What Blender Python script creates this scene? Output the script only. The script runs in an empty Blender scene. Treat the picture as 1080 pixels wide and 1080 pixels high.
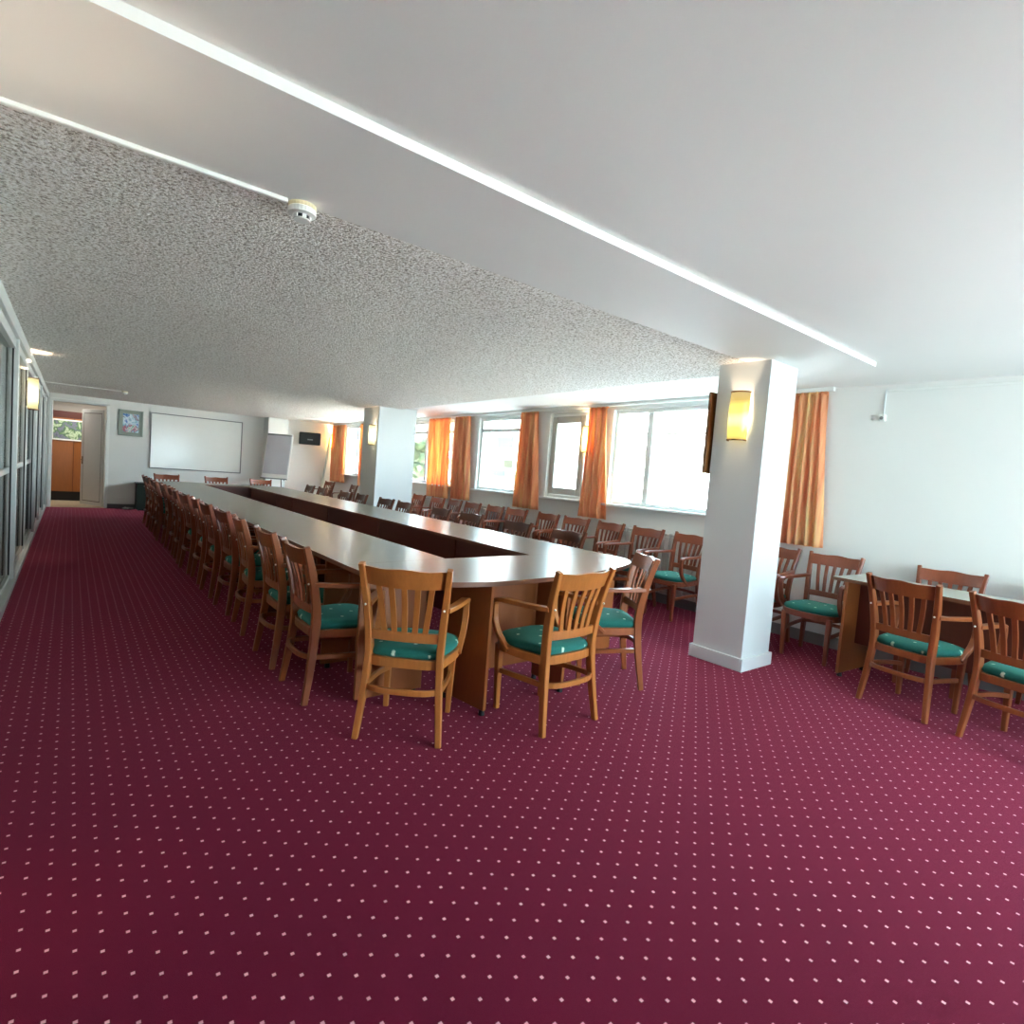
import bpy, bmesh, math, random
from mathutils import Vector, Matrix
random.seed(7)
SC = bpy.context.scene
COL = SC.collection
PI = math.pi

# ------------------------------------------------------------------ materials
def srgb(r, g, b):
    def f(c):
        c /= 255.0
        return c / 12.92 if c <= 0.04045 else ((c + 0.055) / 1.055) ** 2.4
    return (f(r), f(g), f(b), 1.0)

class NT:
    def __init__(self, name):
        self.m = bpy.data.materials.new(name); self.m.use_nodes = True
        self.t = self.m.node_tree; self.t.nodes.clear()
        self.out = self.n('ShaderNodeOutputMaterial')
    def n(self, typ, **kw):
        nd = self.t.nodes.new(typ)
        for k, v in kw.items():
            if k.startswith('_'): setattr(nd, k[1:], v)
            else: self.set(nd, k.replace('__', ' '), v)
        return nd
    def set(self, nd, key, v):
        s = nd.inputs[int(key[1:])] if key[0] == 'i' and key[1:].isdigit() else nd.inputs[key]
        if hasattr(v, 'is_output') and v.is_output: self.t.links.new(v, s)
        else: s.default_value = v
    def math(self, op, a, b=0.0, c=0.0):
        nd = self.n('ShaderNodeMath', _operation=op, i0=a, i1=b)
        if op == 'MULTIPLY_ADD': self.set(nd, 'i2', c)
        return nd.outputs[0]
    def mix(self, fac, a, b, blend='MIX'):
        nd = self.n('ShaderNodeMix', _data_type='RGBA', _blend_type=blend)
        self.set(nd, 'i0', fac); self.set(nd, 'i6', a); self.set(nd, 'i7', b)
        return nd.outputs[2]
    def noise(self, scale, detail=3, rough=0.5, vec=None, dist=0.0):
        nd = self.n('ShaderNodeTexNoise', Scale=scale, Detail=detail, Roughness=rough, Distortion=dist)
        if vec is not None: self.set(nd, 'Vector', vec)
        return nd.outputs['Fac']
    def ramp(self, fac, stops):
        nd = self.n('ShaderNodeValToRGB', Fac=fac)
        e = nd.color_ramp.elements
        while len(e) < len(stops): e.new(0.5)
        for el, (p, c) in zip(e, stops): el.position = p; el.color = c
        return nd.outputs[0]
    def obj(self): return self.n('ShaderNodeTexCoord').outputs['Object']
    def pos(self): return self.n('ShaderNodeNewGeometry').outputs['Position']
    def scale(self, vec, s):
        return self.n('ShaderNodeMapping', Vector=vec, Scale=s).outputs[0]
    def bsdf(self, **kw):
        nd = self.n('ShaderNodeBsdfPrincipled')
        for k, v in kw.items(): self.set(nd, k.replace('__', ' '), v)
        return nd
    def bump(self, h, strength=0.3, dist=0.01):
        return self.n('ShaderNodeBump', Height=h, Strength=strength, Distance=dist).outputs[0]
    def done(self, sh):
        self.t.links.new(sh.outputs[0] if hasattr(sh, 'outputs') else sh, self.out.inputs[0]); return self.m

def simple(name, rgb, rough=0.5, var=0.06, nscale=8.0, bump=0.0, bscale=60.0, **kw):
    t = NT(name)
    f = t.noise(nscale, 3, vec=t.pos())
    c = srgb(*rgb)
    lo = tuple(x * (1 - var) for x in c[:3]) + (1,)
    hi = tuple(min(1, x * (1 + var)) for x in c[:3]) + (1,)
    b = t.bsdf(Base__Color=t.mix(f, lo, hi), Roughness=rough, **kw)
    if bump: t.set(b, 'Normal', t.bump(t.noise(bscale, 2, vec=t.pos()), bump, 0.004))
    return t.done(b)

def wood(name, rgb, rough=0.35, use_color=False, grain=(1.2, 1.2, 14), contrast=0.22, axis=None, coat=0.15):
    t = NT(name)
    v = t.scale(t.obj(), grain)
    f = t.noise(6, 4, 0.6, v, 0.4)
    c = srgb(*rgb)
    if use_color:
        base = t.n('ShaderNodeObjectInfo').outputs['Color']
    else:
        base = c
    lo = t.mix(1.0, base, (1 - contrast, 1 - contrast * 1.15, 1 - contrast * 1.3, 1), 'MULTIPLY')
    hi = t.mix(1.0, base, (1 + contrast * .5, 1 + contrast * .5, 1 + contrast * .5, 1), 'MULTIPLY')
    b = t.bsdf(Base__Color=t.mix(f, lo, hi), Roughness=rough, Coat__Weight=coat, Coat__Roughness=0.2)
    return t.done(b)

M = {}
M['wall'] = simple('painted plaster', (232, 231, 225), 0.75, 0.03, 1.5, 0.08, 90)
M['pillar'] = simple('white column paint', (220, 224, 222), 0.7, 0.02, 2, 0.05, 60)
M['ceil'] = simple('smooth ceiling paint', (238, 237, 233), 0.65, 0.03, 0.9, 0.05, 12)
M['white_trim'] = simple('white trim', (238, 238, 232), 0.4, 0.02)
M['pvc'] = simple('white window plastic', (228, 228, 222), 0.35, 0.02)
M['grey_pvc'] = simple('grey window plastic', (182, 180, 172), 0.35, 0.02)
M['base_grey'] = simple('grey skirting', (128, 126, 124), 0.5, 0.08)
M['base_light'] = simple('light skirting', (224, 228, 226), 0.5, 0.03)
M['alu'] = simple('painted aluminium', (205, 208, 204), 0.35, 0.03, Metallic=0.15)
M['black_rubber'] = simple('black rubber', (14, 14, 15), 0.6, 0.1)
M['black_plastic'] = simple('black plastic', (10, 10, 11), 0.45, 0.1)
M['badge'] = simple('silver badge', (170, 170, 172), 0.3, 0.05, 40)
M['chrome'] = simple('brushed metal', (190, 186, 178), 0.25, 0.05, Metallic=0.9)
M['door'] = simple('pale door laminate', (214, 214, 210), 0.45, 0.03)
M['door_edge'] = simple('dark door groove', (92, 84, 80), 0.5, 0.05)
M['board'] = simple('whiteboard enamel', (232, 230, 222), 0.16, 0.02)
M['paper'] = simple('flip chart paper', (196, 192, 196), 0.6, 0.03, 4)
M['white_box'] = simple('white laminate', (232, 230, 224), 0.4, 0.02)
M['dark_green'] = simple('dark green paint', (10, 34, 24), 0.5, 0.1)
M['radiator'] = simple('radiator enamel', (214, 208, 200), 0.35, 0.03)
M['corr_wall'] = simple('corridor grey plaster', (186, 180, 170), 0.7, 0.03)
M['tile'] = simple('corridor tile', (196, 178, 150), 0.3, 0.08, 3)
M['panel_wood'] = wood('orange wood panel', (150, 90, 40), 0.4, grain=(6, 6, .6), contrast=.25)
M['panel_red'] = wood('red brown wood rail', (80, 32, 18), 0.4, grain=(.6, 6, 6), contrast=.2)
M['chair_wood'] = wood('stained beech', (180, 100, 45), 0.32, True, (9, 9, 1.3), .28, coat=.25)
M['carcass'] = wood('cherry laminate', (150, 85, 41), 0.35, grain=(9, 9, 1.2), contrast=.2, coat=.1)
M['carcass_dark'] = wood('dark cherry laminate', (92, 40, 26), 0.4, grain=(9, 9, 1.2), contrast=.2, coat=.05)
M['edge'] = wood('red brown edge band', (118, 74, 50), 0.4, grain=(2, 2, 20), contrast=.12)
M['frame_wood'] = wood('brown frame wood', (120, 78, 40), 0.4, grain=(8, 8, 1), contrast=.2)
M['table'] = wood('pale beech laminate', (100, 92, 73), 0.3, grain=(14, 1.2, 6), contrast=.09, coat=.12)
M['desk_top'] = wood('grey green desk laminate', (172, 180, 168), 0.3, grain=(14, 1.2, 6), contrast=.06, coat=.1)

def carpet():
    t = NT('burgundy dotted carpet')
    p = t.pos()
    sx = t.n('ShaderNodeSeparateXYZ', Vector=p)
    u = t.math('MULTIPLY', t.math('ADD', sx.outputs[0], -0.53), 1 / 0.1225)
    v = t.math('MULTIPLY', t.math('ADD', sx.outputs[1], -1.365), 1 / 0.0822)
    def cell(du, dv):
        a = t.math('ABSOLUTE', t.math('MULTIPLY', t.math('ADD', t.math('FRACT', t.math('ADD', u, 100.5 + du)), -0.5), 0.1225))
        b = t.math('ABSOLUTE', t.math('MULTIPLY', t.math('ADD', t.math('FRACT', t.math('ADD', v, 100.5 + dv)), -0.5), 0.0822))
        d = t.math('MAXIMUM', a, b)
        return d
    d = t.math('MINIMUM', cell(0, 0), cell(.5, .5))
    mask = t.n('ShaderNodeMapRange', Value=d, i1=0.0042, i2=0.0056, i3=1.0, i4=0.0).outputs[0]
    fib = t.noise(420, 2, .6, p)
    big = t.noise(2.2, 3, .5, p)
    base = t.mix(fib, srgb(76, 6, 29), srgb(114, 20, 54))
    base = t.mix(t.math('MULTIPLY', big, 0.35), base, srgb(84, 9, 32))
    colr = t.mix(mask, base, srgb(232, 176, 182))
    b = t.bsdf(Base__Color=colr, Roughness=0.95, Sheen__Weight=0.42, Sheen__Roughness=0.45, Sheen__Tint=srgb(236, 110, 130))
    t.set(b, 'Specular IOR Level', 0.1)
    h = t.math('ADD', fib, t.math('MULTIPLY', mask, 0.6))
    t.set(b, 'Normal', t.bump(h, 0.5, 0.004))
    return t.done(b)
M['carpet'] = carpet()

def popcorn():
    t = NT('popcorn texture plaster')
    p = t.pos()
    vo = t.n('ShaderNodeTexVoronoi', Vector=p, Scale=70.0, Randomness=1.0)
    n1 = t.noise(58, 3, .72, p)
    n2 = t.noise(220, 2, .6, p)
    h = t.math('ADD', t.math('MULTIPLY', t.math('SUBTRACT', 1.0, vo.outputs['Distance']), 0.6), t.math('ADD', n1, t.math('MULTIPLY', n2, .5)))
    c = t.ramp(n1, [(0.36, srgb(156, 148, 137)), (0.46, srgb(228, 221, 211)), (0.55, srgb(252, 250, 246))])
    b = t.bsdf(Base__Color=c, Roughness=0.9)
    t.set(b, 'Specular IOR Level', 0.15)
    t.set(b, 'Normal', t.bump(h, 1.0, 0.013))
    return t.done(b)
M['popcorn'] = popcorn()

def cushion():
    t = NT('green cushion fabric with small cream motifs')
    p = t.obj()
    s = t.n('ShaderNodeSeparateXYZ', Vector=p)
    def cell(o1, o2):
        a = t.math('MULTIPLY', t.math('ADD', t.math('FRACT', t.math('ADD', t.math('MULTIPLY', s.outputs[0], 1 / .19), 10.5 + o1)), -.5), .19)
        b = t.math('MULTIPLY', t.math('ADD', t.math('FRACT', t.math('ADD', t.math('MULTIPLY', s.outputs[1], 1 / .19), 10.5 + o2)), -.5), .19)
        r = t.math('SQRT', t.math('ADD', t.math('MULTIPLY', a, a), t.math('MULTIPLY', b, b)))
        return r
    r = t.math('MINIMUM', cell(.3, .1), cell(.8, .6))
    wob = t.math('MULTIPLY', t.math('ADD', t.noise(150, 1, .5, p), -.5), .016)
    m = t.n('ShaderNodeMapRange', Value=t.math('ADD', r, wob), i1=0.0085, i2=0.011, i3=1.0, i4=0.0).outputs[0]
    base = t.mix(t.noise(220, 2, .5, p), srgb(0, 84, 74), srgb(2, 112, 100))
    b = t.bsdf(Base__Color=t.mix(m, base, srgb(206, 226, 200)), Roughness=.8, Sheen__Weight=.25, Sheen__Tint=srgb(150, 240, 210))
    t.set(b, 'Normal', t.bump(t.noise(300, 2, .5, p), .25, .002))
    return t.done(b)
M['cushion'] = cushion()

def curtain_mat():
    t = NT('orange curtain cloth')
    p = t.pos()
    f = t.noise(1.5, 3, .6, t.scale(p, (1, 14, .8)))
    c = t.ramp(f, [(0.3, srgb(230, 146, 108)), (0.5, srgb(246, 182, 136)), (0.7, srgb(254, 228, 166))])
    d = t.n('ShaderNodeBsdfDiffuse', Color=c)
    tr = t.n('ShaderNodeBsdfTranslucent', Color=t.mix(1.0, c, (1.0, .97, .80, 1), 'MULTIPLY'))
    mx = t.n('ShaderNodeMixShader', i0=.40)
    t.t.links.new(d.outputs[0], mx.inputs[1]); t.t.links.new(tr.outputs[0], mx.inputs[2])
    return t.done(mx)
M['curtain'] = curtain_mat()

def glass(name, tint=(1, 1, 1, 1), refl=.06, rough=0.0):
    t = NT(name)
    a = t.n('ShaderNodeBsdfTransparent', Color=tint)
    g = t.n('ShaderNodeBsdfGlossy', Color=(1, 1, 1, 1), Roughness=rough)
    lw = t.n('ShaderNodeLayerWeight', Blend=.25)
    fac = t.math('MULTIPLY_ADD', lw.outputs['Fresnel'], .55, refl)
    mx = t.n('ShaderNodeMixShader', i0=fac)
    t.t.links.new(a.outputs[0], mx.inputs[1]); t.t.links.new(g.outputs[0], mx.inputs[2])
    return t.done(mx)
M['glass'] = glass('clear window glass', (.97, .985, .98, 1), .03)
M['part_glass'] = glass('grey partition glass', (.66, .70, .68, 1), .16, .05)
M['part_glass_low'] = glass('smoked partition glass', (.30, .27, .22, 1), .08, .06)

def shade_mat(name, hot, mid, low, cz, strength):
    t = NT(name)
    p = t.obj()
    d = t.n('ShaderNodeVectorMath', _operation='DISTANCE', i0=t.scale(p, (1, 1, .75)), i1=(0, 0, cz * .75)).outputs['Value']
    c = t.ramp(t.math('MULTIPLY', t.math('ADD', d, -.07), 7.0), [(0.04, srgb(*hot)), (0.25, srgb(*mid)), (0.8, srgb(*low))])
    n = t.noise(9, 3, .6, p)
    c = t.mix(t.math('MULTIPLY', n, .35), c, srgb(*low))
    k = t.n('ShaderNodeMapRange', Value=d, i1=0.075, i2=0.15, i3=strength * 2.6, i4=strength * .75).outputs[0]
    e = t.n('ShaderNodeEmission', Color=c, Strength=k)
    g = t.n('ShaderNodeBsdfGlossy', Roughness=.3, Color=(.04, .04, .04, 1))
    ad = t.n('ShaderNodeAddShader')
    t.t.links.new(e.outputs[0], ad.inputs[0]); t.t.links.new(g.outputs[0], ad.inputs[1])
    return t.done(ad)
M['shade_yellow'] = shade_mat('lit amber glass', (255, 246, 190), (252, 214, 80), (226, 196, 128), -.035, 0.42)
M['shade_cream'] = shade_mat('lit cream glass', (255, 250, 222), (250, 236, 176), (238, 224, 160), 0.0, .45)
M['shade_strong'] = shade_mat('strongly lit amber glass', (255, 240, 170), (252, 206, 90), (240, 190, 100), 0.0, 2.6)

def added_lamp_panel():
    t = NT('added glowing panel'); return t.done(t.n('ShaderNodeEmission', Color=(1, .95, .88, 1), Strength=4.0))  # glow of the two ceiling lights added next door
M['added_lamp_panel'] = added_lamp_panel()

def picture_mat(name, stops, scale, dist=2.0):
    t = NT(name)
    f = t.noise(scale, 4, .6, t.obj(), dist)
    return t.done(t.bsdf(Base__Color=t.ramp(f, [(p, srgb(*c)) for p, c in stops]), Roughness=.4))
M['abstract'] = picture_mat('abstract print', [(.30, (30, 90, 170)), (.40, (60, 120, 190)), (.46, (232, 240, 244)), (.52, (120, 180, 200)), (.55, (190, 70, 90)), (.58, (226, 236, 236)), (.66, (70, 160, 120)), (.75, (225, 235, 220))], 3.0, 1.2)
M['landscape'] = picture_mat('landscape print', [(.30, (60, 66, 84)), (.42, (120, 120, 140)), (.5, (70, 112, 60)), (.58, (196, 214, 180)), (.68, (84, 124, 70)), (.8, (220, 224, 220))], 5.0, .6)
M['passe'] = simple('grey green mount', (150, 160, 148), .5, .05)
# outside
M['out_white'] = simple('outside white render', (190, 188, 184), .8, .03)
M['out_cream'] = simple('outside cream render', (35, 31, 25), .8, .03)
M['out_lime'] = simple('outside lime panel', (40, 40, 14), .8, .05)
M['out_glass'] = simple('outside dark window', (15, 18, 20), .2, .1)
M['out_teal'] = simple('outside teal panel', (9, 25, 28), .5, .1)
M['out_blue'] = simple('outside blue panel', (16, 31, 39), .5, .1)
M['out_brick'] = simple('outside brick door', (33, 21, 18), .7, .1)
M['out_roof'] = simple('pale sheet roof', (176, 176, 174), .5, .03)
M['out_ground'] = simple('outside paving', (222, 216, 206), .8, .06)
M['out_trunk'] = simple('bark', (90, 72, 54), .9, .2)
def leaf_mat():
    t = NT('leaves'); c = t.ramp(t.noise(3, 3, .5, t.pos()), [(.3, srgb(36, 50, 18)), (.7, srgb(62, 74, 30))])
    return t.done(t.bsdf(Base__Color=c, Roughness=.7))
M['leaf'] = leaf_mat()

# ------------------------------------------------------------------ mesh helpers
class MB:
    """collects shapes into one mesh; faces carry a material slot"""
    def __init__(s): s.v = []; s.f = []; s.mi = []; s.sm = []
    def add(s, verts, faces, mi=0, smooth=False, mat=None):
        b = len(s.v)
        s.v += [tuple(mat @ Vector(p)) if mat else tuple(p) for p in verts]
        for f in faces: s.f.append(tuple(b + i for i in f)); s.mi.append(mi); s.sm.append(smooth)
        return s
    def box(s, x0, x1, y0, y1, z0, z1, mi=0, mat=None):
        v = [(x0,y0,z0),(x1,y0,z0),(x1,y1,z0),(x0,y1,z0),(x0,y0,z1),(x1,y0,z1),(x1,y1,z1),(x0,y1,z1)]
        return s.add(v, [(0,3,2,1),(4,5,6,7),(0,1,5,4),(1,2,6,5),(2,3,7,6),(3,0,4,7)], mi, False, mat)
    def bbox(s, x0, x1, y0, y1, z0, z1, r=.004, mi=0, mat=None):
        """box with chamfered edges"""
        bm = bmesh.new(); bmesh.ops.create_cube(bm, size=1)
        for w in bm.verts:
            w.co = Vector(((x0+x1)/2 + w.co.x*(x1-x0), (y0+y1)/2 + w.co.y*(y1-y0), (z0+z1)/2 + w.co.z*(z1-z0)))
        bmesh.ops.bevel(bm, geom=bm.edges[:], offset=r, segments=1, affect='EDGES')
        bm.verts.index_update()
        s.add([w.co.copy() for w in bm.verts], [[w.index for w in f.verts] for f in bm.faces], mi, False, mat)
        bm.free(); return s
    def prism(s, outline, z0, z1, mi=0, mi_side=None, mat=None):
        n = len(outline)
        v = [(x, y, z0) for x, y in outline] + [(x, y, z1) for x, y in outline]
        s.add(v, [tuple(range(n-1, -1, -1)), tuple(range(n, 2*n))], mi, False, mat)
        return s.add(v, [(i, (i+1) % n, n+(i+1) % n, n+i) for i in range(n)], mi if mi_side is None else mi_side, False, mat)
    def cyl(s, p0, p1, r0, r1=None, n=12, mi=0, smooth=True):
        r1 = r0 if r1 is None else r1
        p0, p1 = Vector(p0), Vector(p1); t = (p1-p0).normalized()
        a = t.orthogonal().normalized(); b = t.cross(a)
        v = [p0 + (a*math.cos(2*PI*i/n) + b*math.sin(2*PI*i/n))*r0 for i in range(n)] + \
            [p1 + (a*math.cos(2*PI*i/n) + b*math.sin(2*PI*i/n))*r1 for i in range(n)]
        s.add(v, [(i, (i+1) % n, n+(i+1) % n, n+i) for i in range(n)], mi, smooth)
        return s.add(v, [tuple(range(n-1, -1, -1)), tuple(range(n, 2*n))], mi)
    def sweep(s, path, w, d, ref=(1, 0, 0), closed=False, mi=0, cham=.25):
        """bar swept along a path: w across 'ref', d across the other normal (numbers or lists)"""
        P = [Vector(p) for p in path]; n = len(P); ref = Vector(ref)
        W = w if isinstance(w, (list, tuple)) else [w]*n
        D = d if isinstance(d, (list, tuple)) else [d]*n
        rings = []
        for i in range(n):
            if closed: t = P[(i+1) % n] - P[i-1]
            else: t = P[min(i+1, n-1)] - P[max(i-1, 0)]
            t.normalize()
            a = ref - t*ref.dot(t)
            a = a.normalized() if a.length > 1e-4 else t.orthogonal().normalized()
            b = t.cross(a)
            x, y = W[i]/2, D[i]/2; c = min(x, y)*cham*2*.5
            pr = [(x-c,-y),(x,-y+c),(x,y-c),(x-c,y),(-x+c,y),(-x,y-c),(-x,-y+c),(-x+c,-y)]
            rings.append([P[i] + a*u + b*q for u, q in pr])
        v = [q for r in rings for q in r]; f = []
        for i in range(n if closed else n-1):
            j = (i+1) % n
            for k in range(8): f.append((i*8+k, i*8+(k+1) % 8, j*8+(k+1) % 8, j*8+k))
        if not closed:
            f.append(tuple(range(7, -1, -1))); f.append(tuple((n-1)*8+k for k in range(8)))
        return s.add(v, f, mi, False)
    def sphere(s, c, r, n=12, m=8, mi=0, sc=(1,1,1)):
        v = [(c[0], c[1], c[2]-r*sc[2])]
        for j in range(1, m):
            th = PI*j/m
            for i in range(n):
                ph = 2*PI*i/n
                v.append((c[0]+r*sc[0]*math.sin(th)*math.cos(ph), c[1]+r*sc[1]*math.sin(th)*math.sin(ph), c[2]-r*sc[2]*math.cos(th)))
        v.append((c[0], c[1], c[2]+r*sc[2])); L = len(v)-1
        f = [(0, 1+(i+1) % n, 1+i) for i in range(n)]
        for j in range(m-2):
            for i in range(n):
                a = 1+j*n+i; b = 1+j*n+(i+1) % n
                f.append((a, b, b+n, a+n))
        f += [(L, 1+(m-2)*n+i, 1+(m-2)*n+(i+1) % n) for i in range(n)]
        return s.add(v, f, mi, True)
    def mesh(s, name, mats):
        me = bpy.data.meshes.new(name); me.from_pydata(s.v, [], s.f)
        for m in (mats if isinstance(mats, (list, tuple)) else [mats]): me.materials.append(m)
        for p, mi, sm in zip(me.polygons, s.mi, s.sm): p.material_index = mi; p.use_smooth = sm
        bm = bmesh.new(); bm.from_mesh(me)
        bmesh.ops.recalc_face_normals(bm, faces=bm.faces[:]); bm.to_mesh(me); bm.free()
        me.update(); return me
    def build(s, name, mats, parent=None, origin=None):
        if origin is not None:
            o = Vector(origin); s.v = [tuple(Vector(p)-o) for p in s.v]
        ob = bpy.data.objects.new(name, s.mesh(name, mats)); COL.objects.link(ob)
        if origin is not None: ob.location = origin
        if parent is not None: ob.parent = parent
        return ob

def crom(pts, k=4, closed=False):
    P = [Vector(p) for p in pts]; n = len(P); out = []
    for i in range(n if closed else n-1):
        p0 = P[i-1] if (closed or i > 0) else P[0]*2-P[1]
        p1 = P[i]; p2 = P[(i+1) % n]
        p3 = P[(i+2) % n] if (closed or i+2 < n) else P[-1]*2-P[-2]
        for j in range(k):
            t = j/k
            out.append(.5*((2*p1)+(p2-p0)*t+(2*p0-5*p1+4*p2-p3)*t*t+(3*p1-p0-3*p2+p3)*t**3))
    if not closed: out.append(P[-1].copy())
    return out

def empty(name, loc=(0,0,0), rz=0.0):
    o = bpy.data.objects.new(name, None); COL.objects.link(o)
    o.location = loc; o.rotation_euler = (0, 0, rz); o.empty_display_size = .1
    return o
def tag(o, label, cat, group=None, kind=None):
    o['label'] = label; o['category'] = cat
    if group: o['group'] = group
    if kind: o['kind'] = kind
    return o
def struct(o): o['kind'] = 'structure'; return o
def dup(root, loc, rz):
    r = root.copy(); COL.objects.link(r); r.location = loc; r.rotation_euler = (0, 0, rz)
    for ch in list(root.children):
        c = ch.copy(); COL.objects.link(c); c.parent = r
        for g in list(ch.children):
            d = g.copy(); COL.objects.link(d); d.parent = c
    return r

# ------------------------------------------------------------------ room shell
XL, XR, YB, YF, ZC, ZT = -0.40, 5.80, -2.6, 15.8, 2.46, 2.495
struct(MB().box(XL-.12, XR+.3, YB-.3, YF, -.15, 0).build('floor', M['carpet']))
struct(MB().box(XL-.12, XR+.3, YB-.3, YF+.2, ZT, ZT+.2).build('ceiling', M['ceil']))
struct(MB().box(XL-.1, 4.85, 1.80, 2.50, ZC, ZT+.02).build('ceiling_beam', M['ceil']))
pc = MB().box(XL-.1, 4.62, 2.50, YF, ZC+.002, ZT+.02)
struct(pc.build('ceiling_popcorn', M['popcorn']))

def wall_with_holes(axis, at, thick, a0, a1, z0, z1, holes, mb):
    """axis 'x': wall plane x=at spanning y a0..a1 ; axis 'y': wall plane y=at spanning x"""
    def bx(p0, p1, q0, q1):
        if p1-p0 < 1e-4 or q1-q0 < 1e-4: return
        lo, hi = min(at, at+thick), max(at, at+thick)
        if axis == 'x': mb.box(lo, hi, p0, p1, q0, q1)
        else: mb.box(p0, p1, lo, hi, q0, q1)
    cur = a0
    for h0, h1, b, t in sorted(holes):
        bx(cur, h0, z0, z1); bx(h0, h1, z0, b); bx(h0, h1, t, z1); cur = h1
    bx(cur, a1, z0, z1)
    return mb

SILL, HEAD = 1.15, 2.42
WIN = [(2.95, 5.30), (5.80, 6.60), (7.25, 8.52), (9.40, 13.1), (13.55, 14.75)]
holes_r = [(a, b, SILL, HEAD) for a, b in WIN] + [(-2.2, -0.8, .95, 2.15)]
struct(wall_with_holes('x', XR, .28, YB-.3, YF+.2, 0, ZT+.1, holes_r, MB()).build('wall_right', M['wall']))
struct(wall_with_holes('y', YF, .16, XL-.12, XR, 0, ZT+.1, [(-.33, .62, 0, 2.30)], MB()).build('wall_far', M['wall']))
struct(wall_with_holes('y', YB, -.25, XL-.12, XR, 0, ZT+.1, [(2.2, 5.5, .40, 2.25)], MB()).build('wall_back', M['wall']))
struct(MB().box(3.96, 4.45, 15.36, YF, 0, ZT).build('column_far', M['wall']))

# baseboards
struct(MB().box(XR-.018, XR, YB, YF, 0, .11).build('baseboard_right', M['base_grey']))
struct(MB().box(.66, 3.96, YF-.015, YF, 0, .10).box(4.45, XR, YF-.015, YF, 0, .10).build('baseboard_far', M['base_grey']))

def pillar(n, x0, x1, y0, y1):
    p = struct(MB().box(x0, x1, y0, y1, 0, ZC+.03).build('pillar_%s' % n, M['pillar']))
    b = MB()
    t = .022
    b.bbox(x0-t, x1+t, y0-t, y0, 0, .105, .003).bbox(x0-t, x1+t, y1, y1+t, 0, .105, .003)
    b.bbox(x0-t, x0, y0, y1, 0, .105, .003).bbox(x1, x1+t, y0, y1, 0, .105, .003)
    b.build('plinth', M['base_light'], p)
    return p
pillar('near', 4.235, 4.66, 2.30, 2.745)
pillar('middle', 4.21, 4.94, 9.30, 9.95)

# ------------------------------------------------------------------ windows
def window(n, axis, at, out, a0, a1, b, t, mullions=(), transom=None, frame=.065, sill=True, mat='pvc'):
    """frame set into the opening; 'out' = +1/-1 outward direction"""
    w = empty('window_%d' % n); struct(w)
    d0, d1 = sorted((at + out*.05, at + out*.11))
    fr = MB()
    def bar(p0, p1, q0, q1, dd0=d0, dd1=d1):
        if axis == 'x': fr.bbox(dd0, dd1, p0, p1, q0, q1, .006)
        else: fr.bbox(p0, p1, dd0, dd1, q0, q1, .006)
    bar(a0, a0+frame, b, t); bar(a1-frame, a1, b, t); bar(a0+frame, a1-frame, b, b+frame); bar(a0+frame, a1-frame, t-frame, t)
    for m in mullions: bar(m-.045, m+.045, b+frame, t-frame)
    if transom: bar(a0+frame, a1-frame, transom-.03, transom+.03)
    fr.build('window_frame', M[mat], w)
    g = MB(); c = at + out*.08
    if axis == 'x': g.box(c-.003, c+.003, a0+frame*.5, a1-frame*.5, b+frame*.5, t-frame*.5)
    else: g.box(a0+frame*.5, a1-frame*.5, c-.003, c+.003, b+frame*.5, t-frame*.5)
    g.build('pane', M['glass'], w)
    if sill:
        s = MB()
        lo, hi = sorted((at - out*.09, at + out*.05))
        if axis == 'x': s.bbox(lo, hi, a0-.04, a1+.04, b-.03, b+.002, .006)
        else: s.bbox(a0-.04, a1+.04, lo, hi, b-.03, b+.002, .006)
        s.build('window_sill', M['white_trim'], w)
    return w
window(1, 'x', XR, 1, 2.95, 5.30, SILL, HEAD, (4.71, 3.6), frame=.05)
w2 = window(2, 'x', XR, 1, 5.80, 6.60, SILL, HEAD, (), frame=.05)
sash = MB()
for p0, p1, q0, q1 in ((5.85, 5.95, 1.20, 2.37), (6.45, 6.55, 1.20, 2.37), (5.95, 6.45, 1.20, 1.30), (5.95, 6.45, 2.27, 2.37)):
    sash.bbox(5.815, 5.852, p0, p1, q0, q1, .006)
sash.build('sash', M['grey_pvc'], w2)
window(3, 'x', XR, 1, 7.25, 8.52, SILL, HEAD, (), transom=2.2, frame=.05)
window(4, 'x', XR, 1, 9.40, 13.1, SILL, HEAD, (10.5, 11.8), transom=2.2, frame=.05)
window(5, 'x', XR, 1, 13.55, 14.75, SILL, HEAD, (14.15,), frame=.05)
window(6, 'x', XR, 1, -2.2, -0.8, .95, 2.15)  # unseen window added to let daylight onto the near right side
window(7, 'y', YB, -1, 2.2, 5.5, .40, 2.25, (3.85,))  # unseen glazing added behind the camera as a daylight source
# strips running under the ceiling over the windows (curtain track)
struct(MB().bbox(5.69, 5.735, 2.45, 15.75, 2.455, ZT, .004).build('trim_1', M['white_trim']))

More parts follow.
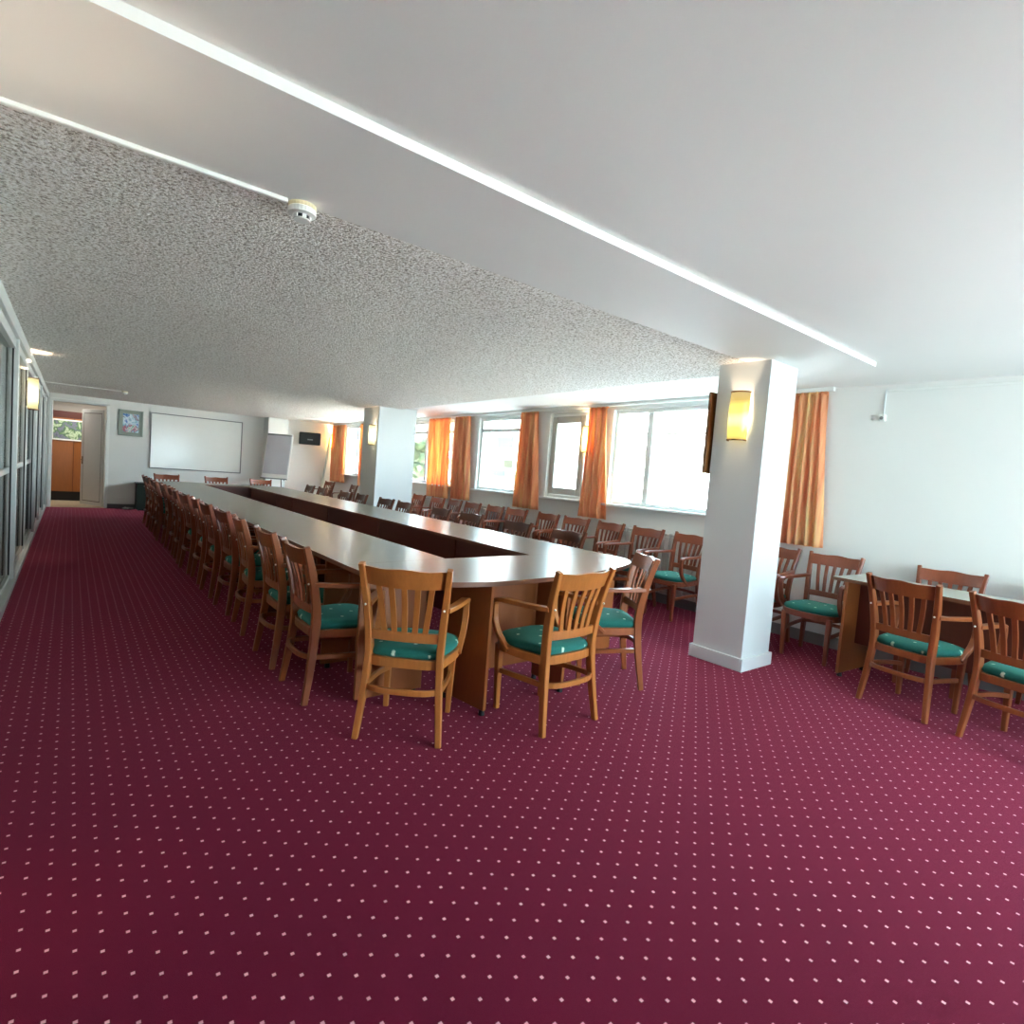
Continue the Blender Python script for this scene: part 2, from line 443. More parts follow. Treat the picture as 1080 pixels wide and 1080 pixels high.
# ------------------------------------------------------------------ glazed partition on the left
pl = MB()
posts = [-2.5, -.2, 2.2, 4.55, 7.22, 9.18, 10.95, 12.62, 14.5, 15.74]
for i, y in enumerate(posts):
    wd = .05 if i != 5 else .028
    pl.bbox(-.50, -.405 if i != 5 else -.43, y-wd, y+wd, 0.05, 2.36, .004)
pl.bbox(-.51, -.395, YB, YF, 0, .055, .004).bbox(-.51, -.395, YB, YF, 2.34, ZC, .004)
pl.bbox(-.485, -.455, YB, YF, 1.08, 1.135, .003)
pl.bbox(-.47, -.425, YB, YF, 2.25, 2.34, .003).bbox(-.47, -.44, YB, YF, .055, .10, .003)
part = struct(pl.build('wall_left', M['alu']))
gk = MB()
for i, y in enumerate(posts[:-1]):
    gk.box(-.452, -.44, y+.052, y+.066, .1, 2.25); gk.box(-.452, -.44, posts[i+1]-.07, posts[i+1]-.055, .1, 2.25)
gk.build('gasket', M['black_rubber'], part)
for i, y in enumerate(posts[:-1]):
    y1 = posts[i+1]
    MB().box(-.475, -.468, y+.05, y1-.05, 1.135, 2.26).build('pane', M['part_glass'], part)
    MB().box(-.475, -.468, y+.05, y1-.05, .10, 1.08).build('lower_pane', M['part_glass_low'], part)
# space behind the partition
struct(MB().box(-2.3, -2.15, YB-.3, 15.8, 0, 2.7).build('wall_corridor', M['corr_wall']))
struct(MB().box(-2.3, XL-.12, YB-.3, 15.8, -.15, 0).build('floor_corridor', M['tile']))
struct(MB().box(-2.3, XL-.12, YB-.3, 15.8, 2.5, 2.7).build('ceiling_corridor', M['ceil']))
struct(MB().box(-2.3, XL-.12, YB-.5, YB-.3, -.15, 2.7).build('wall_corridor_end', M['corr_wall']))
struct(MB().box(-2.3, XL-.12, 15.8, 15.96, -.15, 2.7).build('wall_corridor_far', M['corr_wall']))
# hall behind the far doorway
struct(MB().box(-2.3, 2.6, 15.96, 18.2, -.15, -.005).box(-.33, .62, YF, 15.96, -.15, -.004).build('floor_hall', M['tile']))
struct(MB().box(-2.3, 2.6, 15.96, 18.2, 2.55, 2.7).build('ceiling_hall', M['ceil']))
struct(MB().box(-2.3, 2.6, 18.0, 18.2, -.05, 2.6).build('wall_hall', M['corr_wall']))
struct(MB().box(-2.45, -2.3, 15.8, 18.2, -.05, 2.6).box(2.6, 2.75, 15.96, 18.2, -.05, 2.6).build('wall_hall_side', M['corr_wall']))
hl = MB().bbox(-.4, 1.3, 16.6, 17.3, 2.50, 2.549, .005)
hl = tag(hl.build('added_ceiling_light', M['white_trim']), 'unseen flat ceiling light added to brighten the hall beyond the far doorway', 'ceiling light')  # out of sight, added as a light source for the hall
MB().box(-.36, 1.26, 16.64, 17.26, 2.494, 2.50).build('diffuser', M['added_lamp_panel'], hl)
hl2 = MB().bbox(-1.6, -1.1, 3.0, 6.5, 2.45, 2.499, .005)
hl2 = tag(hl2.build('added_ceiling_light', M['white_trim']), 'unseen long ceiling light added to brighten the corridor behind the glazed partition', 'ceiling light')  # unseen lamp added to light the space behind the glass
MB().box(-1.56, -1.14, 3.04, 6.46, 2.444, 2.45).build('diffuser', M['added_lamp_panel'], hl2)

# door frame and leaf
d1 = struct(empty('door_1'))
fr = MB()
for x0, x1, z0, z1 in ((-.385, -.325, 0, 2.35), (.615, .675, 0, 2.35), (-.385, .675, 2.30, 2.36)):
    fr.bbox(x0, x1, YF-.03, YF+.165, z0, z1, .004)
fr.build('door_frame', M['white_trim'], d1)
ang = math.radians(117)
T = Matrix.Translation((.60, 15.98, 0)) @ Matrix.Rotation(ang, 4, 'Z')
lf = MB().bbox(0, .86, -.022, .022, .012, 2.22, .003, 0, T)
leaf = lf.build('door_leaf', M['door'], d1)
gv = MB()
for s in (-1, 1):
    yy = (.0225*s, .0245*s); y0, y1 = min(yy), max(yy)
    gv.box(.08, .78, y0, y1, 2.13, 2.145, 0, T); gv.box(.08, .78, y0, y1, .10, .115, 0, T)
    gv.box(.08, .092, y0, y1, .10, 2.145, 0, T); gv.box(.768, .78, y0, y1, .10, 2.145, 0, T)
gv.build('groove', M['door_edge'], leaf)
hd = MB()
for s in (-1, 1):
    a = T @ Vector((.80, .022*s, 1.05)); b = T @ Vector((.80, .07*s, 1.05)); c = T @ Vector((.68, .07*s, 1.05))
    hd.cyl(a, b, .011); hd.cyl(b, c, .010)
    hd.bbox(.775, .825, min(.022*s, .03*s), max(.022*s, .03*s), .95, 1.13, .002, 0, T)
hd.build('door_handle', M['chrome'], leaf)

# wooden cupboard wall in the hall with picture on it
cw = empty('cupboard', (0, 17.75, 0)); tag(cw, 'orange wooden cupboard wall seen through the far doorway', 'cupboard')
MB().box(-1.6, 1.7, 17.70, 17.99, 0, .22).build('plinth', M['black_plastic'], cw).matrix_parent_inverse = cw.matrix_basis.inverted()
def keep(o, p): o.parent = p; o.matrix_parent_inverse = p.matrix_basis.inverted(); return o
keep(MB().box(-1.6, 1.7, 17.68, 17.99, 2.02, 2.18).build('top_rail', M['panel_red']), cw)
for k in range(6):
    x0 = -1.6 + k*.55
    keep(MB().bbox(x0+.004, x0+.546, 17.67, 17.69, .225, 2.015, .003).build('door', M['panel_wood']), cw)
keep(MB().box(-1.6, 1.7, 17.69, 17.99, .22, 2.02).build('carcass', M['panel_red']), cw)
def framed(name, label, cat, x0, x1, z0, z1, y, fw, fmat, pmat, mount=None, depth=.025):
    r = empty(name, ((x0+x1)/2, y, z0)); tag(r, label, cat)
    f = MB()
    f.bbox(x0, x0+fw, y-depth, y, z0, z1, .003).bbox(x1-fw, x1, y-depth, y, z0, z1, .003)
    f.bbox(x0+fw, x1-fw, y-depth, y, z0, z0+fw, .003).bbox(x0+fw, x1-fw, y-depth, y, z1-fw, z1, .003)
    keep(f.build('frame', fmat), r)
    m = 0
    if mount:
        m = mount
        keep(MB().box(x0+fw, x1-fw, y-.010, y-.001, z0+fw, z1-fw).build('mount', M['passe']), r)
    keep(MB().box(x0+fw+m, x1-fw-m, y-.014, y-.002, z0+fw+m, z1-fw-m).build('picture', pmat, None, ((x0+x1)/2, y, (z0+z1)/2)), r)
    return r
framed('framed_picture', 'white framed landscape picture on the wooden cupboard beyond the doorway', 'picture', -.38, .62, 1.47, 1.98, 17.668, .035, M['white_trim'], M['landscape'])
framed('framed_poster', 'green grey framed abstract print hanging on the far wall beside the doorway', 'picture', .835, 1.31, 1.68, 2.27, YF-.001, .035, M['passe'], M['abstract'], .05)

# whiteboard
wb = empty('whiteboard', (2.43, YF, .97)); tag(wb, 'wide white magnetic whiteboard with thin grey frame on the far wall', 'whiteboard')
keep(MB().box(1.47, 3.43, YF-.022, YF-.004, .985, 2.265).build('board', M['board']), wb)
f = MB(); a, b, c, d, y0, y1 = 1.455, 3.445, .97, 2.28, YF-.03, YF-.001
f.bbox(a, a+.022, y0, y1, c, d, .003).bbox(b-.022, b, y0, y1, c, d, .003).bbox(a+.022, b-.022, y0, y1, c, c+.022, .003).bbox(a+.022, b-.022, y0, y1, d-.022, d, .003)
keep(f.build('frame', M['base_grey']), wb)

# ------------------------------------------------------------------ chairs
def make_chair():
    r = empty('wooden_armchair')
    W = M['chair_wood']
    ol = [(-.17,-.195),(0,-.21),(.17,-.195),(.208,-.1),(.235,.05),(.215,.17),(.12,.225),(0,.235),(-.12,.225),(-.215,.17),(-.235,.05),(-.208,-.1)]
    oc = crom([(x, y, 0) for x, y in ol], 3, True)
    # cushion
    m = MB(); n = len(oc); vs = []
    for sc, z in ((.93, .425), (.985, .435), (1.0, .449), (.97, .464), (.86, .474), (.55, .481)):
        vs += [(p.x*sc, p.y*sc+.003, z) for p in oc]
    k = 6; vs.append((0, .003, .483))
    fs = [tuple(range(n-1, -1, -1))]
    for j in range(k-1):
        for i in range(n): fs.append((j*n+i, j*n+(i+1) % n, (j+1)*n+(i+1) % n, (j+1)*n+i))
    for i in range(n): fs.append(((k-1)*n+i, (k-1)*n+(i+1) % n, k*n))
    m.add(vs, fs, 0, True); m.build('seat', M['cushion'], r)
    MB().sweep([(p.x*.985, p.y*.985, .402) for p in oc], .05, .024, (0, 0, 1), True).build('seat_frame', W, r)
    for s in (-1, 1):
        p = crom([(s*.218,-.252,0),(s*.2,-.220,.22),(s*.188,-.2,.42),(s*.192,-.204,.56),(s*.207,-.238,.75),(s*.224,-.288,.92)], 4)
        N = len(p)
        w = [.028 + .008*math.sin(PI*min(1, i/(N-1)*1.0)) for i in range(N)]
        d = [.034 + .018*math.sin(PI*i/(N-1)) for i in range(N)]
        leg = MB().sweep(p, w, d, (1, 0, 0)).build('leg', W, r)
        q = Vector((s*.203, -.258, .705))
        MB().sphere(q, .0065, 8, 6).build('screw_cap', M['white_trim'], leg)
        fl = crom([(s*.185,.185,0),(s*.188,.19,.2),(s*.192,.192,.40)], 2)
        MB().sweep(fl, [.028, .032, .036, .040, .042], [.028, .032, .036, .040, .042], (1, 0, 0)).build('leg', W, r)
        ar = crom([(s*.204,-.225,.70),(s*.226,-.09,.692),(s*.243,.05,.688),(s*.250,.14,.684),(s*.252,.182,.664),(s*.252,.186,.61),(s*.251,.176,.545),(s*.248,.14,.48),(s*.243,.09,.435),(s*.240,.05,.40)], 3)
        N = len(ar)
        MB().sweep(ar, [.048 if i < N*.42 else .036 for i in range(N)], .025, (1, 0, .0)).build('armrest', W, r)
    # crest rail, bowed backwards, scalloped top edge
    m = MB(); vs = []; K = 14
    for i in range(K+1):
        u = i/K*2-1
        bow = .046*(1-u*u)
        top = .906 - .007*math.sin(PI*abs(u))**2 + .003*(1-u*u)
        bot = .806 + .006*u*u
        for z in (bot, top):
            lean = -.238 - (z-.75)/.17*.05
            half = .204 + (z-.75)/.17*.017 - .006
            for dy in (0, .022): vs.append((u*half, lean-bow+.004+dy, z))
    fs = []
    for i in range(K):
        a, b = i*4, i*4+4
        fs += [(a, a+1, b+1, b), (a+2, b+2, b+3, a+3), (a, b, b+2, a+2), (a+1, a+3, b+3, b+1)]
    fs += [(0, 2, 3, 1), (K*4, K*4+1, K*4+3, K*4+2)]
    m.add(vs, fs, 0, False); m.build('crest_rail', W, r)
    lr = [(u*.182, -.205-.02*(1-u*u), .545) for u in [i/8*2-1 for i in range(9)]]
    MB().sweep(lr, .05, .022, (0, 0, 1)).build('lower_rail', W, r)
    for kx in range(-2, 3):
        xb, xt = kx*.052, kx*.069
        bb = .02*(1-(xb/.182)**2); bt = .046*(1-(xt/.21)**2)
        sl = crom([(xb, -.206-bb, .55), (xb+(xt-xb)*.5, -.222-(bb+bt)/2+.006, .69), (xt, -.252-bt+.008, .825)], 3)
        MB().sweep(sl, .029, .013, (1, 0, 0)).build('slat', W, r)
    st = crom([(.182,.18,.235),(.196,.06,.25),(.2,-.08,.262),(.19,-.2,.268),(.12,-.252,.27),(0,-.262,.27),(-.12,-.252,.27),(-.19,-.2,.268),(-.2,-.08,.262),(-.196,.06,.25),(-.182,.18,.235)], 3)
    MB().sweep(st, .030, .02, (0, 0, 1)).build('stretcher', W, r)
    return r

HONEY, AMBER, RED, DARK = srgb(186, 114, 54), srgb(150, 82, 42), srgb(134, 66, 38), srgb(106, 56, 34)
proto = make_chair(); used = []
def chair(x, y, face, label, group, colr):
    """(x, y): middle of the seat; face: direction the sitter looks, degrees from +x"""
    rz = math.radians(face-90)
    if not used: r = proto; r.location = (x, y, 0); r.rotation_euler = (0, 0, rz); used.append(1)
    else: r = dup(proto, (x, y, 0), rz)
    k = 1 + random.uniform(-.07, .07)
    cc = (colr[0]*k, colr[1]*k, colr[2]*k, 1)
    for ch in r.children: ch.color = cc
    return tag(r, label, 'chair', group)
def rear(xr, yr, face):          # seat centre from the middle of the rear feet
    a = math.radians(face); return xr + .255*math.cos(a), yr + .255*math.sin(a)
ORD = ['first', 'second', 'third', 'fourth', 'fifth', 'sixth', 'seventh', 'eighth', 'ninth', 'tenth', 'eleventh', 'twelfth', 'thirteenth', 'fourteenth', 'fifteenth']
GA = 'armchairs around the conference table'; GW = 'armchairs lined up along the window wall'; GD = 'armchairs around the small desk'
x, y = rear(1.345, 2.525, 48); chair(x, y, 48, 'honey coloured armchair at the near left corner of the conference table, back to camera', GA, HONEY)
x, y = rear(2.28, 2.215, 93); chair(x, y, 93, 'honey coloured armchair pushed in at the middle of the rounded table end', GA, HONEY)
x, y = rear(3.275, 2.595, 146); chair(x, y, 146, 'armchair seen from the side at the right of the rounded table end', GA, AMBER)
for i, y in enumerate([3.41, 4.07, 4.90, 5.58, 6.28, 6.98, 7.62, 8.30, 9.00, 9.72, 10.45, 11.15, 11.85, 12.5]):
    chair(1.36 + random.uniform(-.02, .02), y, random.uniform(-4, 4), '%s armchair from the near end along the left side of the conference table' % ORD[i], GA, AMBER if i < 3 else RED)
for (x, lb) in ((1.60, 'left of three armchairs behind the far end of the table, under the whiteboard'), (2.55, 'middle of three armchairs behind the far end of the table, under the whiteboard'), (3.45, 'right of three armchairs behind the far end of the table, by the flip chart')):
    chair(x, 13.55, -90 + random.uniform(-4, 4), lb, GA, RED)
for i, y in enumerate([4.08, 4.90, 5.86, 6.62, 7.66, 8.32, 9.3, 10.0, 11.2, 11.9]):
    chair(3.71 + random.uniform(-.02, .02), y + .02, 180 + random.uniform(-3, 3), '%s armchair, painted backlit dark, from the near end along the right side of the table' % ORD[i], GA, DARK)  # wood darkened to paint in the backlit look against the windows
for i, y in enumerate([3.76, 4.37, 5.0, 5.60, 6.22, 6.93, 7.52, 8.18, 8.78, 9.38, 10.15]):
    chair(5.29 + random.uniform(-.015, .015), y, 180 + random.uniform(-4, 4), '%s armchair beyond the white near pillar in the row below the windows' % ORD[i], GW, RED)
chair(5.29, 13.5, 176, 'dark armchair below the far window, seen left of the middle pillar', GW, DARK)
chair(5.27, 15.05, 190, 'armchair standing in the far corner below the last orange curtain', GW, RED)
chair(5.33, 2.79, 181, 'armchair half hidden behind the near pillar, below the right orange curtain', GW, RED)
chair(5.30, 2.22, 180, 'armchair against the blank right wall beyond the end of the small desk', GD, RED)
chair(5.43, 1.37, 182, 'armchair between the small desk and the blank wall, only its back showing', GD, RED)
chair(5.38, .66, 178, 'armchair behind the small desk at the right edge of the picture', GD, RED)
x, y = rear(4.485, 1.335, -11); chair(x, y, -11, 'amber armchair with its back to camera pulled up to the small desk', GD, AMBER)
x, y = rear(4.36, .72, -14); chair(x, y, -14, 'armchair cut off by the right picture edge, at the small desk', GD, AMBER)

# ------------------------------------------------------------------ conference table (four lengths) and desk
ZTOP, TH = .80, .028
GT = 'lengths of the conference table'
def glide(p, x, y): MB().cyl((x, y, 0), (x, y, .03), .02, .016, 10).build('glide', M['black_plastic'], p)
def panel(p, x0, x1, y0, y1, z0=.03, mat='carcass', gl=True, name='leg_panel'):
    o = MB().bbox(x0, x1, y0, y1, z0, ZTOP-TH-.001, .002).build(name, M[mat], p)
    if gl:
        if x1-x0 > y1-y0: glide(o, x0+.05, (y0+y1)/2); glide(o, x1-.05, (y0+y1)/2)
        else: glide(o, (x0+x1)/2, y0+.05); glide(o, (x0+x1)/2, y1-.05)
    return o
def wedge(p, ax, ay, bx, by, z0=.03, name='leg_panel', mat='carcass'):
    A, B = Vector((ax, ay, 0)), Vector((bx, by, 0)); L = (B-A).length
    T = Matrix.Translation(A) @ Matrix.Rotation(math.atan2(by-ay, bx-ax), 4, 'Z')
    o = MB().bbox(0, L, -.012, .012, z0, ZTOP-TH-.001, .002, 0, T).build(name, M[mat], p)
    for t in (.06, .94):
        q = A.lerp(B, t); glide(o, q.x, q.y)
XA, XB, XC, XD = 1.315, 2.08, 2.885, 3.69
YN, YE = 3.26, 12.45
ne = tag(empty('table_end'), 'rounded near end of the long pale conference table', 'table', GT)
arc = crom([(1.315,3.26,0),(1.33,3.02,0),(1.42,2.80,0),(1.62,2.63,0),(1.95,2.555,0),(2.45,2.59,0),(2.95,2.68,0),(3.3,2.79,0),(3.55,2.93,0),(3.67,3.09,0),(3.69,3.28,0)], 5)
# the seams run from the outer edges to the corners of the open middle
out = [(p.x, p.y) for p in arc] + [(XD, YN+.1), (XC, YN+.14), (XB, YN+.1)]
MB().prism(out, ZTOP-TH, ZTOP, 0, 1).build('tabletop', [M['table'], M['edge']], ne)
panel(ne, 1.34, 1.78, 3.06, 3.085)
wedge(ne, 1.935, 2.58, 1.88, 2.95); wedge(ne, 2.61, 2.64, 2.61, 2.95)
panel(ne, 3.36, 3.62, 3.14, 3.165)
panel(ne, 1.91, 2.59, 2.955, 2.975, .12, name='modesty_panel', gl=False)

def run(label, x0, x1, xin, ya0, ya1, ys):
    r = tag(empty('table_run'), label, 'table', GT)
    MB().prism([(x0, ya0), (x1, ya1), (x1, YE-.002), (x0, YE-.002)], ZTOP-TH, ZTOP, 0, 1).build('tabletop', [M['table'], M['edge']], r)
    for a, b in zip(ys[:-1], ys[1:]):
        panel(r, xin-.01, xin+.01, a+.02, b-.004, .04, 'carcass_dark', False, 'modesty_panel')
    for y in ys:
        lo, hi = (x0+.06, xin-.011) if xin > (x0+x1)/2 else (xin+.011, x1-.06)
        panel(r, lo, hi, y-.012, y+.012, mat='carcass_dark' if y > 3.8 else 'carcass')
    return r
run('long left side of the conference table with the full row of armchairs', XA, XB, XB-.05, YN+.002, YN+.102, [3.74, 5.24, 6.62, 7.96, 9.36, 10.8, 12.18])
run('long right side of the conference table, nearer the windows', XC, XD, XC+.05, YN+.142, YN+.102, [3.60, 4.55, 6.27, 7.99, 9.65, 10.6, 12.4])
fe = tag(empty('table_end'), 'far straight end of the conference table below the whiteboard', 'table', GT)
MB().prism([(XA, YE), (XD, YE), (XD, 12.95), (XD-.25, 13.2), (XA+.25, 13.2), (XA, 12.95)], ZTOP-TH, ZTOP, 0, 1).build('tabletop', [M['table'], M['edge']], fe)
panel(fe, 1.8, 1.824, 12.5, 13.05); panel(fe, 3.2, 3.224, 12.5, 13.05)
panel(fe, XB-.3, XC+.3, 12.47, 12.49, .06, 'carcass_dark', False, 'modesty_panel')

dk = tag(empty('desk', (4.93, 1.90, 0), math.radians(-4)), 'small desk with pale grey green top standing by the blank right wall', 'desk')
MB().prism([(-.03, .06), (-.03, -2.2), (.52, -2.2), (.52, .06)][::-1], ZTOP-.026, ZTOP, 0, 1).build('tabletop', [M['desk_top'], M['edge']], dk)
TH = .026
panel(dk, -.04+.02, .46, -.06, -.036); panel(dk, 0.0, .46, -2.1, -2.076)
panel(dk, .19, .21, -2.07, -.062, .26, 'carcass_dark', False, 'modesty_panel')

# ------------------------------------------------------------------ curtains
GC = 'orange curtains along the window wall'
def curtain(yt0, yt1, yb0, yb1, z0, label, folds, x=5.712):
    m = MB(); NY, NZ = folds*8, 22; vs = []
    ph = random.uniform(0, 6)
    for j in range(NZ+1):
        v = j/NZ; z = 2.455 + (z0-2.455)*v
        e = v**1.3
        a, b = yt0+(yb0-yt0)*e, yt1+(yb1-yt1)*e
        for i in range(NY+1):
            u = i/NY
            amp = .022 + .014*v
            w = math.sin(u*folds*2*PI + ph + .9*math.sin(v*2.2+u*5))*amp + .008*math.sin(u*folds*4.7*PI+v*3+ph)
            vs.append((x + w, a+(b-a)*u + .006*math.sin(v*5+u*20), z))
    fs = []
    for j in range(NZ):
        for i in range(NY):
            a = j*(NY+1)+i; fs.append((a, a+1, a+NY+2, a+NY+1))
    m.add(vs, fs, 0, True)
    r = tag(empty('curtain', (x, (yt0+yt1)/2, z0)), label, 'curtain', GC)
    o = keep(m.build('cloth', M['curtain']), r)
    sd = o.modifiers.new('thick', 'SOLIDIFY'); sd.thickness = .003
    tp = MB().sweep([(x, yt0, 2.448), (x, (yt0+yt1)/2, 2.448), (x, yt1, 2.448)], .03, .02, (0, 0, 1))
    keep(tp.build('heading_tape', M['curtain']), r)
curtain(2.51, 2.90, 2.42, 2.92, .95, 'orange curtain right of the near pillar beside the blank wall', 6)
curtain(5.33, 5.68, 5.18, 5.72, .93, 'orange curtain between the wide near window and the grey casement window', 4)
curtain(6.80, 7.20, 6.66, 7.30, .93, 'orange curtain just left of the grey casement window', 4)
curtain(8.70, 9.18, 8.60, 9.22, .92, 'narrow orange curtain, right of the pair near the middle pillar', 4)
curtain(9.42, 10.18, 9.34, 10.14, .90, 'wide yellow lit orange curtain, left of the pair near the middle pillar', 6)
curtain(13.28, 13.64, 13.26, 13.62, .90, 'thin orange curtain just left of the middle pillar', 3)
curtain(14.68, 15.60, 14.55, 15.62, .92, 'wide orange curtain in the far corner of the room', 6)

# ------------------------------------------------------------------ sconces
GS = 'wall sconces'
def sconce(x, y, z0, z1, nx, label, shade, wd=.16, dp=.085, power=3.0):
    """on a wall whose normal is nx along x"""
    h = z1-z0; zc = (z0+z1)/2
    r = tag(empty('wall_sconce', (x, y, zc), 0 if nx > 0 else PI), label, 'wall lamp', GS)
    MB().bbox(0, .018, -.05, .05, -h*.42, h*.42, .004).build('back_plate', M['chrome'], r)
    N = 14; vs = []
    for z, k in ((-h/2, .93), (-h/4, .99), (0, 1.0), (h/4, .99), (h/2, .95)):
        for i in range(N+1):
            a = PI*i/N
            vs.append((.012 + dp*k*math.sin(a)**.8, -wd/2*k*math.cos(a), z))
    fs = [(j*(N+1)+i, j*(N+1)+i+1, (j+1)*(N+1)+i+1, (j+1)*(N+1)+i) for j in range(4) for i in range(N)]
    s = MB().add(vs, fs, 0, True).build('shade', M[shade], r)
    sd = s.modifiers.new('thick', 'SOLIDIFY'); sd.thickness = .004; sd.offset = -1
    for z in (-h/2-.004, h/2+.002):
        rim = [(.012 + dp*.96*math.sin(PI*i/N)**.8, -wd/2*.96*math.cos(PI*i/N), z) for i in range(N+1)]
        MB().sweep(rim, .012, .007, (0, 0, 1)).build('rim', M['frame_wood'], r)
    l = bpy.data.lights.new('bulb', 'POINT'); l.energy = power; l.color = (1, .76, .54); l.shadow_soft_size = .04
    lo = bpy.data.objects.new('bulb', l); COL.objects.link(lo); lo.parent = r; lo.location = (.055, 0, .05)
    return r
sconce(4.234, 2.515, 1.84, 2.215, -1, 'lit yellow glass sconce on the near white pillar', 'shade_yellow')
sconce(4.209, 9.46, 1.79, 2.13, -1, 'lit pale glass sconce on the middle pillar', 'shade_cream', .15)
sconce(-.43, 8.95, 1.78, 2.14, 1, 'lit cream sconce on the glazed partition at left', 'shade_cream', .17, .10, 10)
sconce(5.80, 5.74, 1.84, 2.20, -1, 'lit sconce on the window wall half hidden by a curtain', 'shade_strong', power=8)
sconce(5.80, 15.66, 1.84, 2.2, -1, 'lit yellow sconce in the far corner behind the curtain', 'shade_strong', power=26)

sconce(-.40, 2.0, 1.22, 1.58, 1, 'unseen cream sconce added beside the camera to warm the left ceiling', 'shade_cream', .17, .15, 5)  # lamp outside the frame, added for the warm glow overhead
# ------------------------------------------------------------------ radiators under the windows
def radiator(y0, y1, label):
    r = tag(empty('radiator', (5.7, (y0+y1)/2, 0)), label, 'radiator', 'radiators under the windows')
    n = int((y1-y0)/.08)
    for k in range(n):
        y = y0 + (k+.5)*(y1-y0)/n
        m = MB().bbox(5.665, 5.685, y-.034, y+.034, .15, .83, .006)
        m.bbox(5.685, 5.755, y-.012, y+.012, .16, .86, .004).bbox(5.672, 5.76, y-.028, y+.028, .845, .868, .005)
        keep(m.build('section', M['radiator']), r)
    m = MB().cyl((5.72, y0-.01, .20), (5.72, y1+.01, .20), .018).cyl((5.72, y0-.01, .78), (5.72, y1+.01, .78), .018)
    for y in (y0+.06, y1-.06): m.cyl((5.72, y, 0), (5.72, y, .2), .012)
    keep(m.build('header_pipe', M['radiator']), r)
radiator(3.62, 5.05, 'ribbed white radiator below the wide near window')
radiator(7.35, 8.45, 'ribbed white radiator below the second wide window')
radiator(9.6, 11.0, 'ribbed white radiator below the window beside the middle pillar')

# ------------------------------------------------------------------ ceiling and wall fittings
def detector(x, y, z, rad, label):
    r = tag(empty('smoke_detector', (x, y, z)), label, 'smoke detector')
    m = MB()
    def ring(prof, mb, mi=0):
        n = 24; vs = []; fs = []
        for (rr, zz) in prof: vs += [(rr*math.cos(2*PI*i/n), rr*math.sin(2*PI*i/n), zz) for i in range(n)]
        for j in range(len(prof)-1):
            for i in range(n): fs.append((j*n+i, j*n+(i+1) % n, (j+1)*n+(i+1) % n, (j+1)*n+i))
        fs.append(tuple(range(n))); fs.append(tuple((len(prof)-1)*n+i for i in range(n)))
        mb.add(vs, fs, mi, False); return mb
    ring([(rad*1.0, 0), (rad*1.0, -rad*.3)], MB()).build('base', M['ivory'], r)
    ring([(rad*.98, -rad*.3), (rad*1.02, -rad*.34), (rad*1.0, -rad*.72), (rad*.72, -rad*.8)], MB()).build('body', M['white_trim'], r)
    ring([(rad*.58, -rad*.78), (rad*.58, -rad*1.05)], MB()).build('vent', M['black_plastic'], r)
    c = MB(); ring([(rad*.62, -rad*1.05), (rad*.58, -rad*1.13), (rad*.4, -rad*1.14)], c)
    for i in range(6):
        a = 2*PI*i/6; c.box(-.008, .008, rad*.54, rad*.66, -rad*1.06, -rad*.78, 0, Matrix.Rotation(a, 4, 'Z'))
    c.build('cap', M['white_trim'], r)
    return r
M['ivory'] = simple('yellowed ivory plastic', (222, 210, 170), .4, .04)
detector(.735, 2.50, ZC+.001, .055, 'round white smoke detector at the edge of the textured ceiling, near left')
detector(.78, 13.1, ZC+.002, .05, 'small white smoke detector far off near the doorway')
struct(MB().bbox(XL, .672, 2.478, 2.502, ZC-.016, ZC+.002, .003).build('trim_2', M['white_trim']))
struct(MB().bbox(XL, .73, 13.09, 13.11, ZC-.014, ZC+.003, .003).build('trim_3', M['white_trim']))
struct(MB().bbox(XR-.014, XR, YB, 2.03, 2.43, 2.448, .003).build('trim_4', M['white_trim']))
ws = tag(empty('wall_sensor', (XR, 2.04, 2.19)), 'small white sensor hanging on a thin conduit on the blank right wall', 'sensor')
keep(MB().cyl((XR-.008, 2.04, 2.22), (XR-.008, 2.04, 2.45), .006, None, 8).build('conduit', M['base_light']), ws)
keep(MB().bbox(XR-.05, XR-.001, 2.015, 2.065, 2.165, 2.225, .006).build('housing', M['white_trim']), ws)
keep(MB().sphere((XR-.05, 2.04, 2.19), .016, 10, 8).build('lens', M['base_grey']), ws)

# picture hanging on the back of the near pillar, seen edge on
pf = tag(empty('framed_board', (4.43, 2.746, 1.56)), 'brown wooden framed board on the hidden face of the near pillar, only its edge showing', 'picture')
keep(MB().bbox(4.20, 4.70, 2.775, 2.80, 1.56, 2.24, .004).build('frame', M['frame_wood']), pf)
keep(MB().box(4.24, 4.66, 2.80, 2.803, 1.60, 2.20).build('picture', M['passe']), pf)
keep(MB().box(4.30, 4.56, 2.746, 2.776, 1.7, 2.1).build('bracket', M['frame_wood']), pf)

# loudspeaker on the far wall
sp = tag(empty('loudspeaker', (5.15, YF-.2, 1.86)), 'black loudspeaker mounted on the far wall beside the last curtain', 'loudspeaker')
T = Matrix.Translation((5.10, 15.60, 0)) @ Matrix.Rotation(math.radians(-14), 4, 'Z')
keep(MB().bbox(-.27, .27, -.13, .12, 1.87, 2.19, .012, 0, T).build('cabinet', M['black_plastic']), sp)
keep(MB().bbox(-.255, .255, -.140, -.129, 1.885, 2.175, .004, 0, T).build('grille', M['black_rubber']), sp)
keep(MB().bbox(-.07, .07, -.146, -.139, 1.985, 2.015, .002, 0, T).build('badge', M['badge']), sp)
keep(MB().box(5.06, 5.14, 15.66, YF-.001, 1.98, 2.06).build('bracket', M['black_plastic']), sp)

